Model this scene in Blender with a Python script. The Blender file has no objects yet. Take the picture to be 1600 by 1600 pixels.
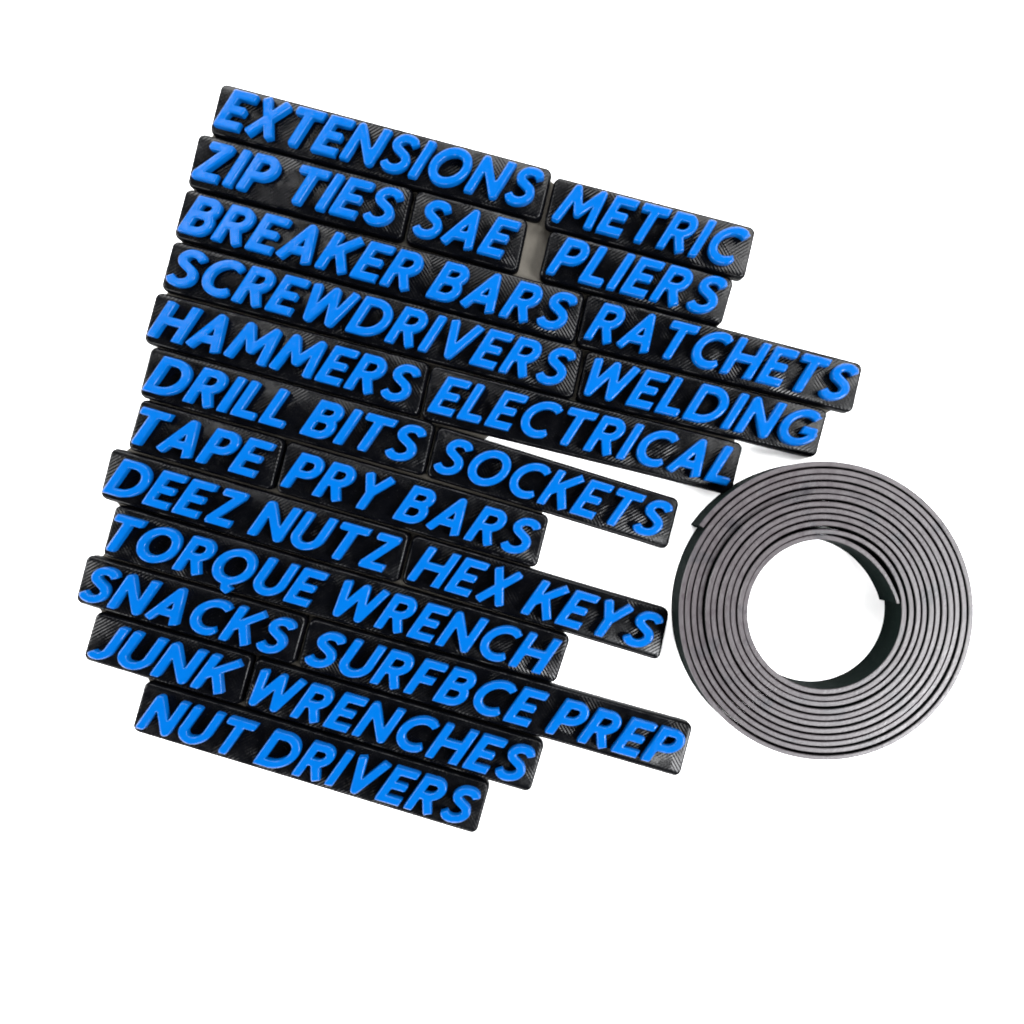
import bpy, bmesh, math, random
import numpy as np
from mathutils import Vector, Matrix

scene = bpy.context.scene
random.seed(7)

# ------------------------------------------------------------------ scale, camera, world, lamps, exposure
S = 0.00015            # metres per photo pixel on the tags' seam plane
D = 1500.0             # camera height over that plane, in the same pixels
Z_SEAM, Z_FACE, Z_LETTER = 17.0, 25.0, 41.0

def at(px, py, z):
    """photo pixel -> world point (metres) lying at height z (pixels) above the table"""
    k = (D + Z_SEAM - z) / D
    return Vector(((px - 800.0) * k * S, -(py - 800.0) * k * S, z * S))

cam_data = bpy.data.cameras.new("camera")
cam = bpy.data.objects.new("camera", cam_data)
scene.collection.objects.link(cam)
cam.location = (0, 0, (D + Z_SEAM) * S)
cam_data.sensor_width = 36.0
cam_data.lens = 36.0 * D / 1600.0
cam_data.clip_start = 0.01
cam_data.clip_end = 20.0
scene.camera = cam

world = bpy.data.worlds.new("World")
scene.world = world
world.use_nodes = True
bg = world.node_tree.nodes["Background"]
bg.inputs[0].default_value = (0.9, 0.95, 1.0, 1)
bg.inputs[1].default_value = 0.06

def softbox(name, loc, size, watts, target=(0, 0, 0), color=(1, 1, 1), size_y=None):
    l = bpy.data.lights.new(name, 'AREA')
    l.shape = 'RECTANGLE'
    l.size = size
    l.size_y = size_y or size
    l.energy = watts
    l.color = color
    o = bpy.data.objects.new(name, l)
    scene.collection.objects.link(o)
    o.location = loc
    d = Vector(target) - Vector(loc)
    o.rotation_euler = d.to_track_quat('-Z', 'Y').to_euler()
    return o

softbox("softbox", (0.46, -0.25, 0.50), 0.24, 21.5, color=(0.97, 0.985, 1.0))       # key: right, a little below
softbox("softbox", (0.50, 0.22, 0.46), 0.30, 12.0)
softbox("softbox", (0.14, 0.60, 0.46), 0.36, 12.5)
softbox("softbox", (-0.34, 0.64, 0.36), 0.36, 13.0)
softbox("softbox", (-0.76, 0.16, 0.28), 0.36, 16.0)
softbox("softbox", (-0.66, -0.48, 0.26), 0.36, 15.0)
softbox("softbox", (-0.10, -0.74, 0.30), 0.36, 15.0)
strip = softbox("strip_lamp", (-0.148, 0.150, 0.27), 0.012, 0.40, size_y=0.12)          # the narrow glint on the upper left tags
strip.rotation_euler = (0, 0, math.radians(-29.7))

scene.view_settings.view_transform = 'Standard'
scene.view_settings.look = 'None'
scene.view_settings.exposure = 0.0
scene.view_settings.gamma = 1.0
scene.view_settings.use_curve_mapping = False
scene.render.engine = 'CYCLES'
scene.cycles.use_denoising = True
scene.cycles.max_bounces = 6
scene.cycles.filter_width = 1.9

# ------------------------------------------------------------------ node helpers and materials
class Nodes:
    def __init__(self, name):
        self.m = bpy.data.materials.new(name)
        self.m.use_nodes = True
        self.t = self.m.node_tree
        self.bsdf = self.t.nodes["Principled BSDF"]
    def n(self, kind, **kw):
        x = self.t.nodes.new(kind)
        for k, v in kw.items():
            setattr(x, k, v)
        return x
    def put(self, sock, v):
        if hasattr(v, 'is_output'):
            self.t.links.new(v, sock)
        else:
            sock.default_value = v
    def math(self, op, a, b=0.0, c=None):
        x = self.n('ShaderNodeMath', operation=op)
        self.put(x.inputs[0], a)
        self.put(x.inputs[1], b)
        if c is not None:
            self.put(x.inputs[2], c)
        return x.outputs[0]
    def noise(self, vec, scale, detail=2.0, rough=0.5):
        x = self.n('ShaderNodeTexNoise')
        self.put(x.inputs['Vector'], vec)
        x.inputs['Scale'].default_value = scale
        x.inputs['Detail'].default_value = detail
        x.inputs['Roughness'].default_value = rough
        return x.outputs['Fac']
    def remap(self, v, a, b, c, d):
        x = self.n('ShaderNodeMapRange')
        x.clamp = True
        self.put(x.inputs[0], v)
        for i, q in enumerate((a, b, c, d)):
            x.inputs[i + 1].default_value = q
        return x.outputs[0]
    def bump(self, h, dist, strength=1.0, prev=None):
        x = self.n('ShaderNodeBump')
        x.inputs['Distance'].default_value = dist
        self.put(x.inputs['Strength'], strength)
        self.put(x.inputs['Height'], h)
        if prev is not None:
            self.put(x.inputs['Normal'], prev)
        return x.outputs[0]
    def colour(self, fac, a, b):
        x = self.n('ShaderNodeMix', data_type='RGBA')
        self.put(x.inputs[0], fac)
        x.inputs[6].default_value = (*a, 1)
        x.inputs[7].default_value = (*b, 1)
        return x.outputs[2]

def mat_paper():
    k = Nodes("white_paper")
    co = k.n('ShaderNodeTexCoord').outputs['Object']
    f = k.noise(co, 900.0, 3)
    k.put(k.bsdf.inputs['Base Color'], k.colour(f, (0.93, 0.93, 0.93), (0.95, 0.95, 0.95)))
    k.bsdf.inputs['Roughness'].default_value = 0.9
    k.bsdf.inputs['Specular IOR Level'].default_value = 0.1
    return k.m

def mat_table_and_seams():
    k = Nodes("grey_table_and_seam_shade")
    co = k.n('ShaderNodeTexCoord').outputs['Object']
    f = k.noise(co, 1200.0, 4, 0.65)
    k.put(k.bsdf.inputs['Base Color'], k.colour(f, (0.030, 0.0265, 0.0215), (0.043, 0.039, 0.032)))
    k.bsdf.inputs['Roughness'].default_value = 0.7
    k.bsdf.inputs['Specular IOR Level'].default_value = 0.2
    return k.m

def mat_black():
    k = Nodes("black_printed_plastic")
    tc = k.n('ShaderNodeTexCoord')
    info = k.n('ShaderNodeObjectInfo')
    sep = k.n('ShaderNodeSeparateXYZ')
    k.put(sep.inputs[0], tc.outputs['Object'])
    x, y, z = sep.outputs
    nz = k.n('ShaderNodeSeparateXYZ')
    k.put(nz.inputs[0], tc.outputs['Normal'])
    # per-tag offset so that the noise differs from tag to tag
    off = k.n('ShaderNodeVectorMath', operation='ADD')
    comb = k.n('ShaderNodeCombineXYZ')
    k.put(comb.inputs[0], info.outputs['Random'])
    k.put(comb.inputs[1], k.math('MULTIPLY', info.outputs['Random'], 3.7))
    k.put(off.inputs[0], tc.outputs['Object'])
    k.put(off.inputs[1], comb.outputs[0])
    v = off.outputs[0]
    warp = k.math('MULTIPLY', k.noise(v, 260.0, 2), 1.6 * S)
    pitch = 4.5 * S
    f = 2 * math.pi / (pitch * math.sqrt(2))
    # printed infill: lines at 45 degrees, in patches crossed by lines the other way
    a = k.math('SINE', k.math('MULTIPLY', k.math('ADD', k.math('SUBTRACT', x, y), warp), f))
    b = k.math('SINE', k.math('MULTIPLY', k.math('ADD', k.math('ADD', x, y), warp), f))
    patch = k.remap(k.noise(v, 75.0, 1), 0.56, 0.60, 0.0, 1.0)
    amp = k.remap(k.noise(v, 170.0, 3), 0.42, 0.64, 0.08, 1.15)
    lines = k.math('ADD', a, k.math('MULTIPLY', k.math('SUBTRACT', b, a), patch))
    lines = k.math('MULTIPLY', lines, amp)
    layers = k.math('SINE', k.math('MULTIPLY', z, 2 * math.pi / (1.6 * S)))
    top = k.remap(k.math('ABSOLUTE', nz.outputs[2]), 0.55, 0.9, 0.0, 1.0)
    h = k.math('ADD', k.math('MULTIPLY', lines, top),
               k.math('MULTIPLY', k.math('MULTIPLY', layers, 0.18), k.math('SUBTRACT', 1.0, top)))
    n1 = k.bump(h, 0.18 * S)
    n2 = k.bump(k.noise(v, 2600.0, 3, 0.6), 0.5 * S, 0.35, n1)
    k.put(k.bsdf.inputs['Normal'], n2)
    dust = k.remap(k.noise(v, 2400.0, 3, 0.6), 0.66, 0.78, 0.0, 1.0)
    k.put(k.bsdf.inputs['Base Color'], k.colour(dust, (0.0004, 0.00045, 0.0007), (0.012, 0.012, 0.012)))
    rough = k.remap(k.noise(v, 420.0, 3), 0.3, 0.7, 0.16, 0.30)
    k.put(k.bsdf.inputs['Roughness'], k.math('MAXIMUM', rough, k.math('MULTIPLY', k.math('SUBTRACT', 1.0, top), 0.5)))
    k.put(k.bsdf.inputs['Specular IOR Level'], k.remap(top, 0.0, 1.0, 0.014, 0.075))
    return k.m

def mat_blue():
    k = Nodes("blue_printed_plastic")
    tc = k.n('ShaderNodeTexCoord')
    info = k.n('ShaderNodeObjectInfo')
    off = k.n('ShaderNodeVectorMath', operation='ADD')
    comb = k.n('ShaderNodeCombineXYZ')
    k.put(comb.inputs[0], k.math('MULTIPLY', info.outputs['Random'], 2.3))
    k.put(comb.inputs[1], k.math('MULTIPLY', info.outputs['Random'], 5.1))
    k.put(off.inputs[0], tc.outputs['Object'])
    k.put(off.inputs[1], comb.outputs[0])
    v = off.outputs[0]
    n1 = k.bump(k.noise(v, 480.0, 2), 2.2 * S, 0.5)
    n2 = k.bump(k.noise(v, 2200.0, 2), 0.5 * S, 0.35, n1)
    k.put(k.bsdf.inputs['Normal'], n2)
    f = k.noise(v, 300.0, 2)
    k.put(k.bsdf.inputs['Base Color'], k.colour(f, (0.00001, 0.0250, 0.100), (0.00001, 0.0290, 0.114)))
    k.put(k.bsdf.inputs['Roughness'], k.remap(k.noise(v, 600.0, 2), 0.3, 0.7, 0.15, 0.26))
    k.bsdf.inputs['Specular IOR Level'].default_value = 0.062
    return k.m

def mat_tape():
    k = Nodes("dark_grey_magnetic_rubber")
    tc = k.n('ShaderNodeTexCoord')
    sh = k.n('ShaderNodeVectorMath', operation='ADD')
    k.put(sh.inputs[0], tc.outputs['Object'])
    sh.inputs[1].default_value = (0.3137, 0.1713, 0.2291)
    co = sh.outputs[0]
    st = k.remap(k.noise(co, 150.0, 2, 0.5), 0.56, 0.72, 0.0, 1.0)
    nz = k.n('ShaderNodeSeparateXYZ')
    k.put(nz.inputs[0], tc.outputs['Normal'])
    cut = k.remap(nz.outputs[2], 0.2, 0.5, 0.0, 1.0)          # sawn edge is paler than the strip's faces
    edge = k.colour(st, (0.0116, 0.0090, 0.0104), (0.0044, 0.0038, 0.0054))
    mix = k.n('ShaderNodeMix', data_type='RGBA')
    k.put(mix.inputs[0], cut)
    mix.inputs[6].default_value = (0.0008, 0.0018, 0.0016, 1)
    k.put(mix.inputs[7], edge)
    k.put(k.bsdf.inputs['Base Color'], mix.outputs[2])
    face = k.math('MULTIPLY', k.math('SUBTRACT', 1.0, cut), 0.45)
    k.put(k.bsdf.inputs['Roughness'], k.math('ADD', face, k.remap(k.noise(co, 500.0, 3), 0.3, 0.7, 0.33, 0.45)))
    k.put(k.bsdf.inputs['Specular IOR Level'], k.remap(cut, 0.0, 1.0, 0.01, 0.36))
    n1 = k.bump(k.noise(co, 1800.0, 3, 0.6), 0.6 * S, 0.5)
    k.put(k.bsdf.inputs['Normal'], n1)
    return k.m

M_PAPER, M_BLACK, M_BLUE, M_TAPE = mat_paper(), mat_black(), mat_blue(), mat_tape()

# ------------------------------------------------------------------ the setting
def link(name, mesh, parent=None):
    o = bpy.data.objects.new(name, mesh)
    scene.collection.objects.link(o)
    if parent:
        o.parent = parent
    return o

me = bpy.data.meshes.new("ground")
e = 1.5
me.from_pydata([(-e, -e, 0), (e, -e, 0), (e, e, 0), (-e, e, 0)], [], [(0, 1, 2, 3)])
me.materials.append(M_PAPER)
ground = link("ground", me)
ground["kind"] = "structure"
ground["label"] = "plain white surface under the tags and the roll"

# grey sheet added under the tags: table in one gap, seam shade elsewhere
def slab(name, corners, z0, z1, mat):
    bm = bmesh.new()
    lo = [bm.verts.new(at(x, y, z0)) for x, y in corners]
    hi = [bm.verts.new((v.co.x, v.co.y, z1 * S)) for v in lo]
    n = len(lo)
    for i in range(n):
        bm.faces.new((lo[i], lo[(i + 1) % n], hi[(i + 1) % n], hi[i]))
    bm.faces.new(hi)
    bm.faces.new(list(reversed(lo)))
    bmesh.ops.recalc_face_normals(bm, faces=bm.faces)
    m = bpy.data.meshes.new(name)
    bm.to_mesh(m)
    bm.free()
    m.materials.append(mat)
    return link(name, m)
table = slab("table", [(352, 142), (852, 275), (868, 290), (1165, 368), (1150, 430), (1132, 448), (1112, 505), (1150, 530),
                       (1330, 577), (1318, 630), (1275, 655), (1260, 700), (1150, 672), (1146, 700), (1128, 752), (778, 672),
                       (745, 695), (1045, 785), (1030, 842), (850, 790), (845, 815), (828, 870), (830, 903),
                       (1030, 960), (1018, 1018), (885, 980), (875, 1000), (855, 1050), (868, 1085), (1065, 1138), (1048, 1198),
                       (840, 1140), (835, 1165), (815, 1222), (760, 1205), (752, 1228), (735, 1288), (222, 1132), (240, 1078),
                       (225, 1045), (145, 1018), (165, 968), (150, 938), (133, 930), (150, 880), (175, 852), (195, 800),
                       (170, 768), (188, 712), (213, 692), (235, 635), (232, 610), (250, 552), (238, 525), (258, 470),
                       (265, 445), (285, 390), (285, 365), (305, 308), (306, 285), (325, 224), (340, 200)], 0.0, 0.8, mat_table_and_seams())
table["kind"] = "structure"
table["label"] = "warm grey table sheet added under the tags, bared by SAE and darkening seams"

# ------------------------------------------------------------------ lettering: strokes -> outline -> raised letter
T = 0.209                    # stroke width, in cap heights
R = T / 2
def arc(cx, cy, rx, ry, a0, a1, n=26):
    return [(cx + rx * math.cos(math.radians(a0 + (a1 - a0) * i / n)),
             cy + ry * math.sin(math.radians(a0 + (a1 - a0) * i / n))) for i in range(n + 1)]
def smooth(pts, n=7):
    out = []
    p = [pts[0]] + list(pts) + [pts[-1]]
    for i in range(1, len(p) - 2):
        for j in range(n):
            t = j / n
            q = []
            for c in (0, 1):
                a, b, d, f = p[i - 1][c], p[i][c], p[i + 1][c], p[i + 2][c]
                q.append(0.5 * (2 * b + (d - a) * t + (2 * a - 5 * b + 4 * d - f) * t * t + (3 * b - a - 3 * d + f) * t ** 3))
            out.append(tuple(q))
    out.append(pts[-1])
    return out

lo, hi, mid = R, 1 - R, 0.5
S_PTS = smooth([(.575, .765), (.50, .865), (.365, .905), (.215, .875), (.140, .755), (.190, .635), (.335, .545),
                (.490, .455), (.570, .320), (.525, .175), (.375, .098), (.205, .120), (.085, .225)])
GLYPHS = {   # width, strokes
    'A': (.84, [[(.085, .02), (.43, .915), (.735, .02)], [(.20, .305), (.66, .305)]]),
    'B': (.68, [[(R, 0), (R, 1)], [(R, hi), (.36, hi)] + arc(.36, .715, .185, .186, 90, -90, 14) + [(R, .529)],
                [(R, .529), (.375, .529)] + arc(.375, .314, .205, .215, 90, -90, 14) + [(R, lo)]]),
    'C': (.78, [arc(.485, .5, .385, .40, 48, 312)]),
    'D': (.84, [[(R, 0), (R, 1)], [(R, hi), (.34, hi)] + arc(.34, .5, .40, .40, 90, -90, 22) + [(R, lo)]]),
    'E': (.60, [[(R, 0), (R, 1)], [(R, hi), (.60, hi)], [(R, .5), (.53, .5)], [(R, lo), (.60, lo)]]),
    'F': (.58, [[(R, 0), (R, 1)], [(R, hi), (.58, hi)], [(R, .47), (.50, .47)]]),
    'G': (.88, [arc(.485, .5, .385, .40, 46, 352), [(.54, .455), (.885, .455)]]),
    'H': (.80, [[(R, 0), (R, 1)], [(.80 - R, 0), (.80 - R, 1)], [(R, .5), (.80 - R, .5)]]),
    'I': (.209, [[(R, 0), (R, 1)]]),
    'J': (.50, [[(.40, 1), (.40, .30)] + arc(.215, .30, .185, .20, 0, -140, 14)]),
    'K': (.72, [[(R, 0), (R, 1)], [(.10, .37), (.655, .965)], [(.315, .56), (.655, .03)]]),
    'L': (.56, [[(R, 0), (R, 1)], [(R, lo), (.56, lo)]]),
    'M': (1.0, [[(.085, 0), (.185, .91), (.50, .33), (.815, .91), (.915, 0)]]),
    'N': (.80, [[(R, 0), (R, .90), (.80 - R, .10), (.80 - R, 1)]]),
    'O': (.95, [arc(.475, .5, .378, .402, 0, 360, 44)]),
    'P': (.66, [[(R, 0), (R, 1)], [(R, hi), (.345, hi)] + arc(.345, .672, .22, .229, 90, -90, 16) + [(R, .443)]]),
    'Q': (.95, [arc(.475, .5, .378, .402, 0, 360, 44), [(.50, .10), (.575, -.09), (.72, -.15)]]),
    'R': (.69, [[(R, 0), (R, 1)], [(R, hi), (.345, hi)] + arc(.345, .682, .215, .219, 90, -90, 16) + [(R, .463)],
                [(.335, .46), (.60, .02)]]),
    'S': (.67, [S_PTS]),
    'T': (.70, [[(0, hi), (.70, hi)], [(.35, 0), (.35, hi)]]),
    'U': (.76, [[(R, 1), (R, .38)] + arc(.38, .38, .281, .282, 180, 360, 22) + [(.76 - R, 1)]]),
    'V': (.80, [[(.095, .985), (.40, .085), (.705, .985)]]),
    'W': (1.12, [[(.090, .985), (.30, .09), (.56, .90), (.82, .09), (1.03, .985)]]),
    'X': (.76, [[(.10, .015), (.66, .985)], [(.10, .985), (.66, .015)]]),
    'Y': (.76, [[(.095, .985), (.38, .47), (.665, .985)], [(.38, 0), (.38, .47)]]),
    'Z': (.70, [[(.07, hi), (.62, hi)], [(.515, .865), (.175, .135)], [(.07, lo), (.665, lo)]]),
}
CAP, SHEAR, GAP, SPACE = 57.6, 0.31, 0.120, 0.42

def glyph_sdf(strokes, X, Y, rnd=0.045):
    d = np.full(X.shape, 9.0)
    for pts in strokes:
        pts = [np.array(p, float) for p in pts]
        closed = np.linalg.norm(pts[0] - pts[-1]) < 1e-6
        acc = [0.0]
        for a, b in zip(pts[:-1], pts[1:]):
            acc.append(acc[-1] + np.linalg.norm(b - a))
        for a, b in zip(pts[:-1], pts[1:]):
            L = np.linalg.norm(b - a)
            if L < 1e-9:
                continue
            t = (b - a) / L
            c = (a + b) / 2
            u = (X - c[0]) * t[0] + (Y - c[1]) * t[1]
            w = -(X - c[0]) * t[1] + (Y - c[1]) * t[0]
            r = min(rnd, L / 2 * 0.999)
            qx = np.abs(u) - L / 2 + r
            qy = np.abs(w) - R + r
            d = np.minimum(d, np.hypot(np.maximum(qx, 0), np.maximum(qy, 0)) + np.minimum(np.maximum(qx, qy), 0) - r)
        for i in range(len(pts)):
            inner = 0 < i < len(pts) - 1 and acc[i] > R * 0.9 and acc[-1] - acc[i] > R * 0.9
            if inner or closed:
                d = np.minimum(d, np.hypot(X - pts[i][0], Y - pts[i][1]) - R)
    return d

def contours(F, x0, y0, h, level):
    """marching squares -> closed loops of points"""
    F = F - level
    ny, nx = F.shape
    segs = {}
    def pt(i0, j0, i1, j1):
        a, b = F[j0, i0], F[j1, i1]
        t = a / (a - b)
        return (x0 + (i0 + (i1 - i0) * t) * h, y0 + (j0 + (j1 - j0) * t) * h)
    pts = {}
    def key(kind, i, j):
        k = (kind, i, j)
        if k not in pts:
            pts[k] = pt(i, j, i + 1, j) if kind == 0 else pt(i, j, i, j + 1)
        return k
    ins = F < 0
    code = ins[:-1, :-1] * 1 + ins[:-1, 1:] * 2 + ins[1:, 1:] * 4 + ins[1:, :-1] * 8
    for j, i in zip(*np.nonzero((code > 0) & (code < 15))):
        c = int(code[j, i])
        B, Rr, Tt, Lf = (0, i, j), (1, i + 1, j), (0, i, j + 1), (1, i, j)
        table = {1: [(Lf, B)], 2: [(B, Rr)], 3: [(Lf, Rr)], 4: [(Rr, Tt)], 5: [(Lf, B), (Rr, Tt)], 6: [(B, Tt)],
                 7: [(Lf, Tt)], 8: [(Tt, Lf)], 9: [(Tt, B)], 10: [(B, Rr), (Tt, Lf)], 11: [(Tt, Rr)],
                 12: [(Rr, Lf)], 13: [(Rr, B)], 14: [(B, Lf)]}[c]
        for a, b in table:
            segs.setdefault(key(*a), []).append(key(*b))
            segs.setdefault(key(*b), []).append(key(*a))
    loops, seen = [], set()
    for s in segs:
        if s in seen:
            continue
        loop, cur, prev = [], s, None
        while cur not in seen:
            seen.add(cur)
            loop.append(pts[cur])
            nxt = [q for q in segs[cur] if q != prev and q not in seen]
            prev = cur
            if not nxt:
                break
            cur = nxt[0]
        if len(loop) > 12:
            loops.append(loop)
    return loops

def simplify(loop, eps):
    def dp(p):
        if len(p) < 3:
            return p
        a, b = np.array(p[0]), np.array(p[-1])
        L = np.linalg.norm(b - a)
        q = np.array(p)
        if L < 1e-9:
            dd = np.linalg.norm(q - a, axis=1)
        else:
            dd = np.abs((b - a)[0] * (q[:, 1] - a[1]) - (b - a)[1] * (q[:, 0] - a[0])) / L
        i = int(np.argmax(dd))
        if dd[i] < eps:
            return [p[0], p[-1]]
        return dp(p[:i + 1])[:-1] + dp(p[i:])
    n = len(loop) // 2
    return dp(loop[:n + 1])[:-1] + dp(loop[n:] + [loop[0]])[:-1]

def glyph_mesh(ch):
    w, strokes = GLYPHS[ch]
    h = 0.0125
    x0, y0 = -0.08, -0.32
    xs = np.arange(x0, w + 0.12, h)
    ys = np.arange(y0, 1.1, h)
    X, Y = np.meshgrid(xs, ys)
    F = glyph_sdf(strokes, X, Y)
    bev = 3.1                                       # px, rounding of the upper rim
    # soften the inner corners a little, then measure the true distance to the outline
    for _ in range(2):
        P = np.pad(F, 1, mode='edge')
        F = (P[1:-1, 1:-1] * 2 + P[:-2, 1:-1] + P[2:, 1:-1] + P[1:-1, :-2] + P[1:-1, 2:]) / 6
    edge = np.array([p for lp in contours(F, x0, y0, h, 0.0) for p in lp])
    dist = np.full(F.shape, 9.0)
    for ex, ey in edge:
        dist = np.minimum(dist, (X - ex) ** 2 + (Y - ey) ** 2)
    F = np.sqrt(dist) * np.sign(F)
    loops = contours(F, x0, y0, h, -bev / CAP)
    cu = bpy.data.curves.new("outline", 'CURVE')
    cu.dimensions = '2D'
    cu.fill_mode = 'BOTH'
    for lp in loops:
        lp = simplify(lp, 0.0022)
        sp = cu.splines.new('POLY')
        sp.points.add(len(lp) - 1)
        for p, (x, y) in zip(sp.points, lp):
            gx = (x + (y) * SHEAR) * CAP
            p.co = (gx * S, (y - 0.5) * CAP * S, 0, 1)
        sp.use_cyclic_u = True
    top = Z_LETTER - Z_FACE
    cu.extrude = (top - bev) * S
    cu.bevel_depth = bev * S
    cu.bevel_resolution = 3
    tmp = bpy.data.objects.new("outline", cu)
    scene.collection.objects.link(tmp)
    bpy.context.view_layer.update()
    me = bpy.data.meshes.new_from_object(tmp.evaluated_get(bpy.context.evaluated_depsgraph_get()))
    bpy.data.objects.remove(tmp)
    bpy.data.curves.remove(cu)
    for v in me.vertices:
        if v.co.z < 0:
            v.co.z = -0.8 * S
    me.materials.clear()
    me.materials.append(M_BLUE)
    me.polygons.foreach_set('use_smooth', [True] * len(me.polygons))
    me.set_sharp_from_angle(angle=math.radians(34))
    me.name = "letter"
    return me

_glyph = {}
def letter_mesh(ch):
    if ch not in _glyph:
        _glyph[ch] = glyph_mesh(ch)
    return _glyph[ch]

# ------------------------------------------------------------------ tags
def rounded_quad(q, inset, r, n=7):
    """q: four 2-D corners in order; edges moved inwards by inset, corners rounded"""
    pts = []
    N = len(q)
    cen = sum((Vector(p) for p in q), Vector((0, 0))) / N
    lines = []
    for i in range(N):
        a, b = Vector(q[i]), Vector(q[(i + 1) % N])
        d = (b - a).normalized()
        nrm = Vector((-d.y, d.x))
        if nrm.dot(cen - a) < 0:
            nrm = -nrm
        lines.append((a + nrm * inset, d))
    for i in range(N):
        (a, d1), (b, d2) = lines[i - 1], lines[i]
        den = d1.x * d2.y - d1.y * d2.x
        t = ((b - a).x * d2.y - (b - a).y * d2.x) / den
        c = a + d1 * t
        p0, p3 = c - d1 * r, c + d2 * r
        p1, p2 = c - d1 * r * 0.448, c + d2 * r * 0.448
        for k in range(n + 1):
            s = k / n
            pts.append(p0 * (1 - s) ** 3 + 3 * p1 * s * (1 - s) ** 2 + 3 * p2 * s * s * (1 - s) + p3 * s ** 3)
    return pts

def plate_mesh(q):
    bm = bmesh.new()
    prof = [(1.3, 1.0, 10.4), (0.7, 2.2, 11), (0.6, Z_SEAM, 11), (1.2, Z_SEAM + 3.0, 10.4), (2.4, Z_FACE - 2.2, 9.4), (3.6, Z_FACE - 0.7, 8.6), (5.0, Z_FACE, 7.8)]
    rings = []
    for inset, z, r in prof:
        rings.append([bm.verts.new((p.x * S, p.y * S, z * S)) for p in rounded_quad(q, inset, r)])
    n = len(rings[0])
    for a, b in zip(rings[:-1], rings[1:]):
        for i in range(n):
            bm.faces.new((a[i], a[(i + 1) % n], b[(i + 1) % n], b[i]))
    bm.faces.new(rings[-1])
    bm.faces.new(list(reversed(rings[0])))
    bmesh.ops.recalc_face_normals(bm, faces=bm.faces)
    me = bpy.data.meshes.new("plate")
    bm.to_mesh(me)
    bm.free()
    me.materials.append(M_BLACK)
    me.polygons.foreach_set('use_smooth', [len(p.vertices) == 4 for p in me.polygons])
    me.set_sharp_from_angle(angle=math.radians(50))
    return me

#        word                TL            TR            BR            BL          what sets it apart
TAGS = [
    ("EXTENSIONS", (347, 130), (865, 266), (845, 348), (327, 211), "at the very top of the stack"),
    ("METRIC", (867, 276), (1182, 357), (1163, 440), (848, 356), "beside the end of EXTENSIONS"),
    ("ZIP TIES", (312, 208), (648, 296), (629, 380), (292, 293), "under the left end of EXTENSIONS"),
    ("SAE", (651, 296.5), (827, 344), (809, 429), (632, 381), "shortest tag, beside a bare gap"),
    ("PLIERS", (859, 359), (1148, 437), (1127, 511.5), (840, 437), "between METRIC and RATCHETS"),
    ("BREAKER BARS", (292, 294), (915.4, 459.35), (897.4, 539.35), (271, 373), "under ZIP TIES and SAE"),
    ("RATCHETS", (916.8, 457.7), (1349, 569), (1331, 648), (897.8, 540.7), "reaching farthest right of all"),
    ("SCREWDRIVERS", (272, 375), (913.4, 544.35), (895.4, 625.35), (251, 454), "under BREAKER BARS"),
    ("WELDING", (915.8, 546.7), (1294, 641), (1274, 717), (897.8, 625.7), "under RATCHETS"),
    ("HAMMERS", (246, 455), (673.4, 567.35), (655.4, 653.35), (224, 536), "under the left of SCREWDRIVERS"),
    ("ELECTRICAL", (674.8, 569.2), (1162, 693), (1142, 774.5), (656.8, 655.5), "its end almost touching the roll"),
    ("DRILL BITS", (238, 540), (682.4, 661.35), (663.4, 745.85), (217, 620), "under HAMMERS"),
    ("SOCKETS", (684.8, 663.9), (1063, 780), (1042, 860), (664.8, 745.7), "a white wedge of table above it"),
    ("TAPE", (222, 622), (448.4, 686.35), (427.4, 768.35), (199, 702), "under the left of DRILL BITS"),
    ("PRY BARS", (450.8, 687.2), (860, 805.5), (839, 889), (429.8, 768.7), "between TAPE and open table"),
    ("DEEZ NUTZ", (176, 697.5), (643.4, 832.35), (623.4, 912.35), (156, 778), "under TAPE"),
    ("HEX KEYS", (645.8, 833.2), (1047, 951), (1030, 1033), (625.8, 911.7), "its end touching the roll"),
    ("TORQUE WRENCH", (183, 786), (893, 992.5), (868, 1069), (160, 868), "under DEEZ NUTZ"),
    ("SNACKS", (138, 864), (483.4, 961.85), (461.4, 1040.35), (118, 941), "sticking out farthest left"),
    ("SURFBCE PREP", (485.8, 962.7), (1084, 1130), (1062, 1215), (464.8, 1042.7), "the lowest on the right"),
    ("JUNK", (153, 953), (399.4, 1023.35), (377.4, 1103.35), (130, 1030), "under SNACKS"),
    ("WRENCHES", (401.8, 1024.7), (853, 1157), (829, 1239), (379.8, 1104.7), "right after JUNK"),
    ("NUT DRIVERS", (229, 1061), (768, 1221), (745, 1304), (206, 1141), "at the very bottom of the stack"),
]

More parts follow.
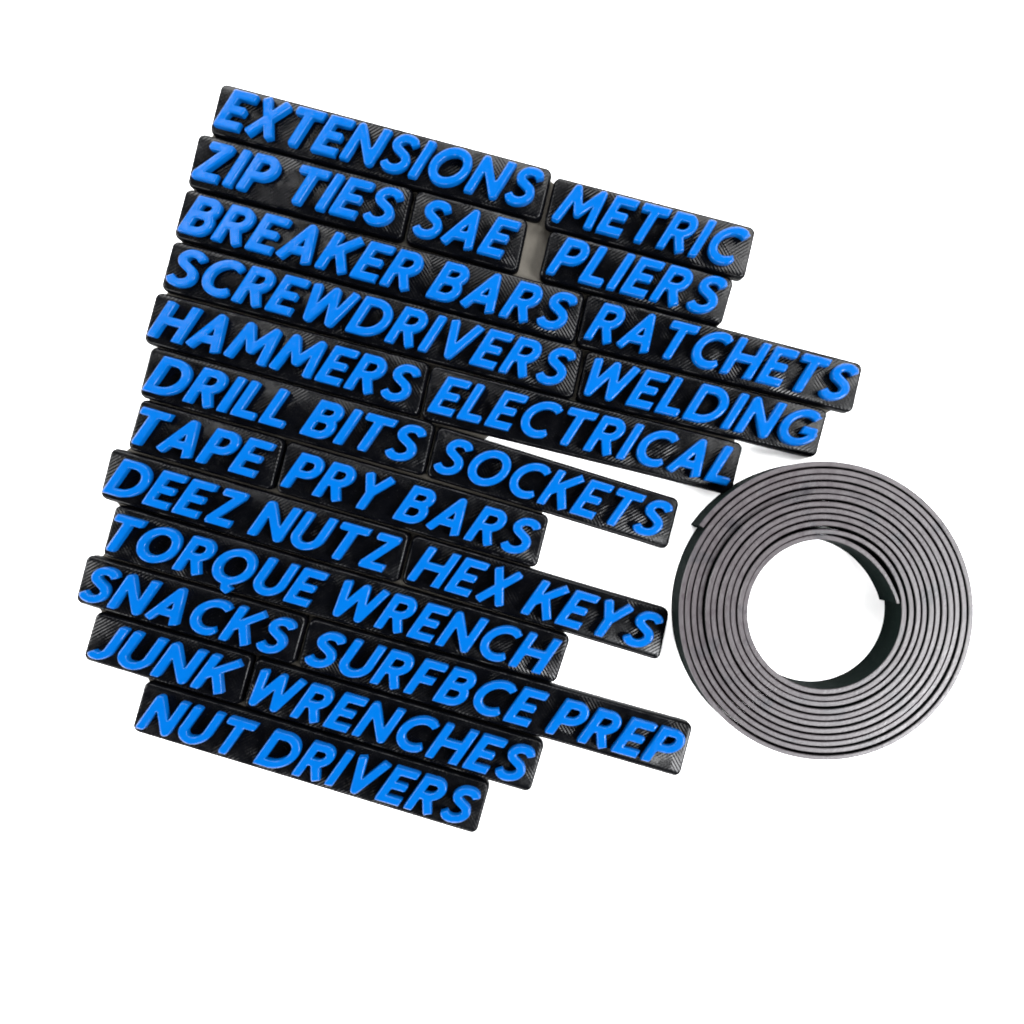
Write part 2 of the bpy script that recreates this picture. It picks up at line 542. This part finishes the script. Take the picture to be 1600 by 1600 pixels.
for word, TL, TR, BR, BL, where in TAGS:
    P = [at(*c, Z_SEAM) for c in (TL, TR, BR, BL)]
    P = [Vector((p.x / S, p.y / S)) for p in P]
    cen = sum(P, Vector((0, 0))) / 4
    d = (P[1] - P[0]) + (P[2] - P[3])
    ang = math.atan2(d.y, d.x)
    ca, sa = math.cos(ang), math.sin(ang)
    q = [((p - cen).x * ca + (p - cen).y * sa, -(p - cen).x * sa + (p - cen).y * ca) for p in P]
    tag = bpy.data.objects.new("label_tag", None)
    scene.collection.objects.link(tag)
    tag.empty_display_size = 0.005
    tag.location = (cen.x * S, cen.y * S, 0)
    tag.rotation_euler = (0, 0, ang)
    tag["label"] = f"black plastic tag with raised blue word {word}, {where}"
    tag["category"] = "label tag"
    tag["group"] = "black label tags with raised blue words"
    link("plate", plate_mesh(q), tag)
    L = d.length / 2
    # fit the word's ink between equal margins
    adv, pen, gap = [], 0.0, False
    for c in word:
        if c == ' ':
            pen += SPACE
            gap = False
            continue
        pen += GAP if gap else 0.0
        adv.append((c, pen * CAP))
        pen += GLYPHS[c][0]
        gap = True
    ink_lo = min(v.co.x for v in letter_mesh(adv[0][0]).vertices) / S
    ink_hi = max(v.co.x for v in letter_mesh(adv[-1][0]).vertices) / S + adv[-1][1]
    MARGIN = 11.0
    k = (L - 2 * MARGIN) / (ink_hi - ink_lo)
    x0 = -L / 2 + MARGIN - k * ink_lo
    ky = 1.07 - 0.05 * min(1.0, max(0.0, (-cen.y + 500) / 750.0))   # lettering is printed a touch smaller on the later tags
    for c, x in adv:
        o = link("letter", letter_mesh(c), tag)
        o.location = ((x0 + k * x) * S, 0, Z_FACE * S)
        o.scale = (k, ky, 1)

# ------------------------------------------------------------------ coiled magnetic strip
Z_ROLL = 70.0
kr = (D + Z_SEAM - Z_ROLL) / D
cx, cy = (1288.0 - 800) * kr, -(957.0 - 800) * kr
knots = [(0, 117), (7, 117), (20, 113.0), (40, 111.2), (65, 113.2), (90, 117.6), (140, 121), (180, 123.7), (270, 123.8), (330, 124.6),
         (360, 125.6), (405, 127.2), (450, 126.6), (540, 131.6), (3780, 224.0), (4020, 231.5), (4105, 234.6)]
def radius(th):
    for (a, ra), (b, rb) in zip(knots[:-1], knots[1:]):
        if th <= b:
            t = (th - a) / (b - a)
            return ra + (rb - ra) * t
    return knots[-1][1]
def roll_mesh():
    bm = bmesh.new()
    rows = []
    step = 1.25
    n = int(4105 / step)
    th_all = [7 + i * 4098.0 / n for i in range(n + 1)]
    rad = np.array([radius(t) for t in th_all])
    ker = np.hanning(17)
    ker /= ker.sum()
    rad = np.convolve(np.pad(rad, 8, mode='edge'), ker, mode='valid')
    half = 3.8
    for t, r in zip(th_all, rad):
        a = math.radians(t)
        turn = t / 360.0
        wob = 0.50 * math.sin(a * 1.31 + 0.7) + 0.30 * math.sin(a * 2.43 + 0.4)
        if t < 470:
            wob *= t / 470.0
        r = (r + wob) * kr
        zt = Z_ROLL + 0.9 * math.sin(t * 0.0113 + 0.5) + 0.6 * math.sin(t * 0.0291)
        dip = math.exp(-((t - (360 * 7 + 150)) / 60.0) ** 2)           # one turn has slipped a little lower
        zt -= 7.0 * dip
        hw = (half - 0.32 * math.cos(a + 0.5)) * kr * (1.0 - 0.05 * math.sin(t * 0.017))
        hw *= min(1.0, 0.66 + 0.34 * (t - 7) / 45.0)                          # the free inner end is worn thin
        c, s = math.cos(a), math.sin(a)
        prof = [(-hw, 0.0), (-hw, zt - 1.1), (-hw + 0.9, zt), (hw - 0.9, zt), (hw, zt - 1.1), (hw, 0.0)]
        rows.append([bm.verts.new(((cx + (r + o) * c) * S, (cy + (r + o) * s) * S, z * S)) for o, z in prof])
    for A, B in zip(rows[:-1], rows[1:]):
        for i in range(6):
            bm.faces.new((A[i], A[(i + 1) % 6], B[(i + 1) % 6], B[i]))
    bm.faces.new(rows[0])
    bm.faces.new(rows[-1])
    bmesh.ops.recalc_face_normals(bm, faces=bm.faces)
    # local origin at the roll's base
    bmesh.ops.translate(bm, verts=bm.verts, vec=(-cx * S, -cy * S, 0))
    me = bpy.data.meshes.new("magnetic_strip_roll")
    bm.to_mesh(me)
    bm.free()
    me.materials.append(M_TAPE)
    me.polygons.foreach_set('use_smooth', [True] * len(me.polygons))
    me.set_sharp_from_angle(angle=math.radians(30))
    return me
roll = link("magnetic_strip_roll", roll_mesh())
roll.location = (cx * S, cy * S, 0)
roll["label"] = "coiled roll of dark grey magnetic strip standing on edge beside the tags"
roll["category"] = "tape roll"
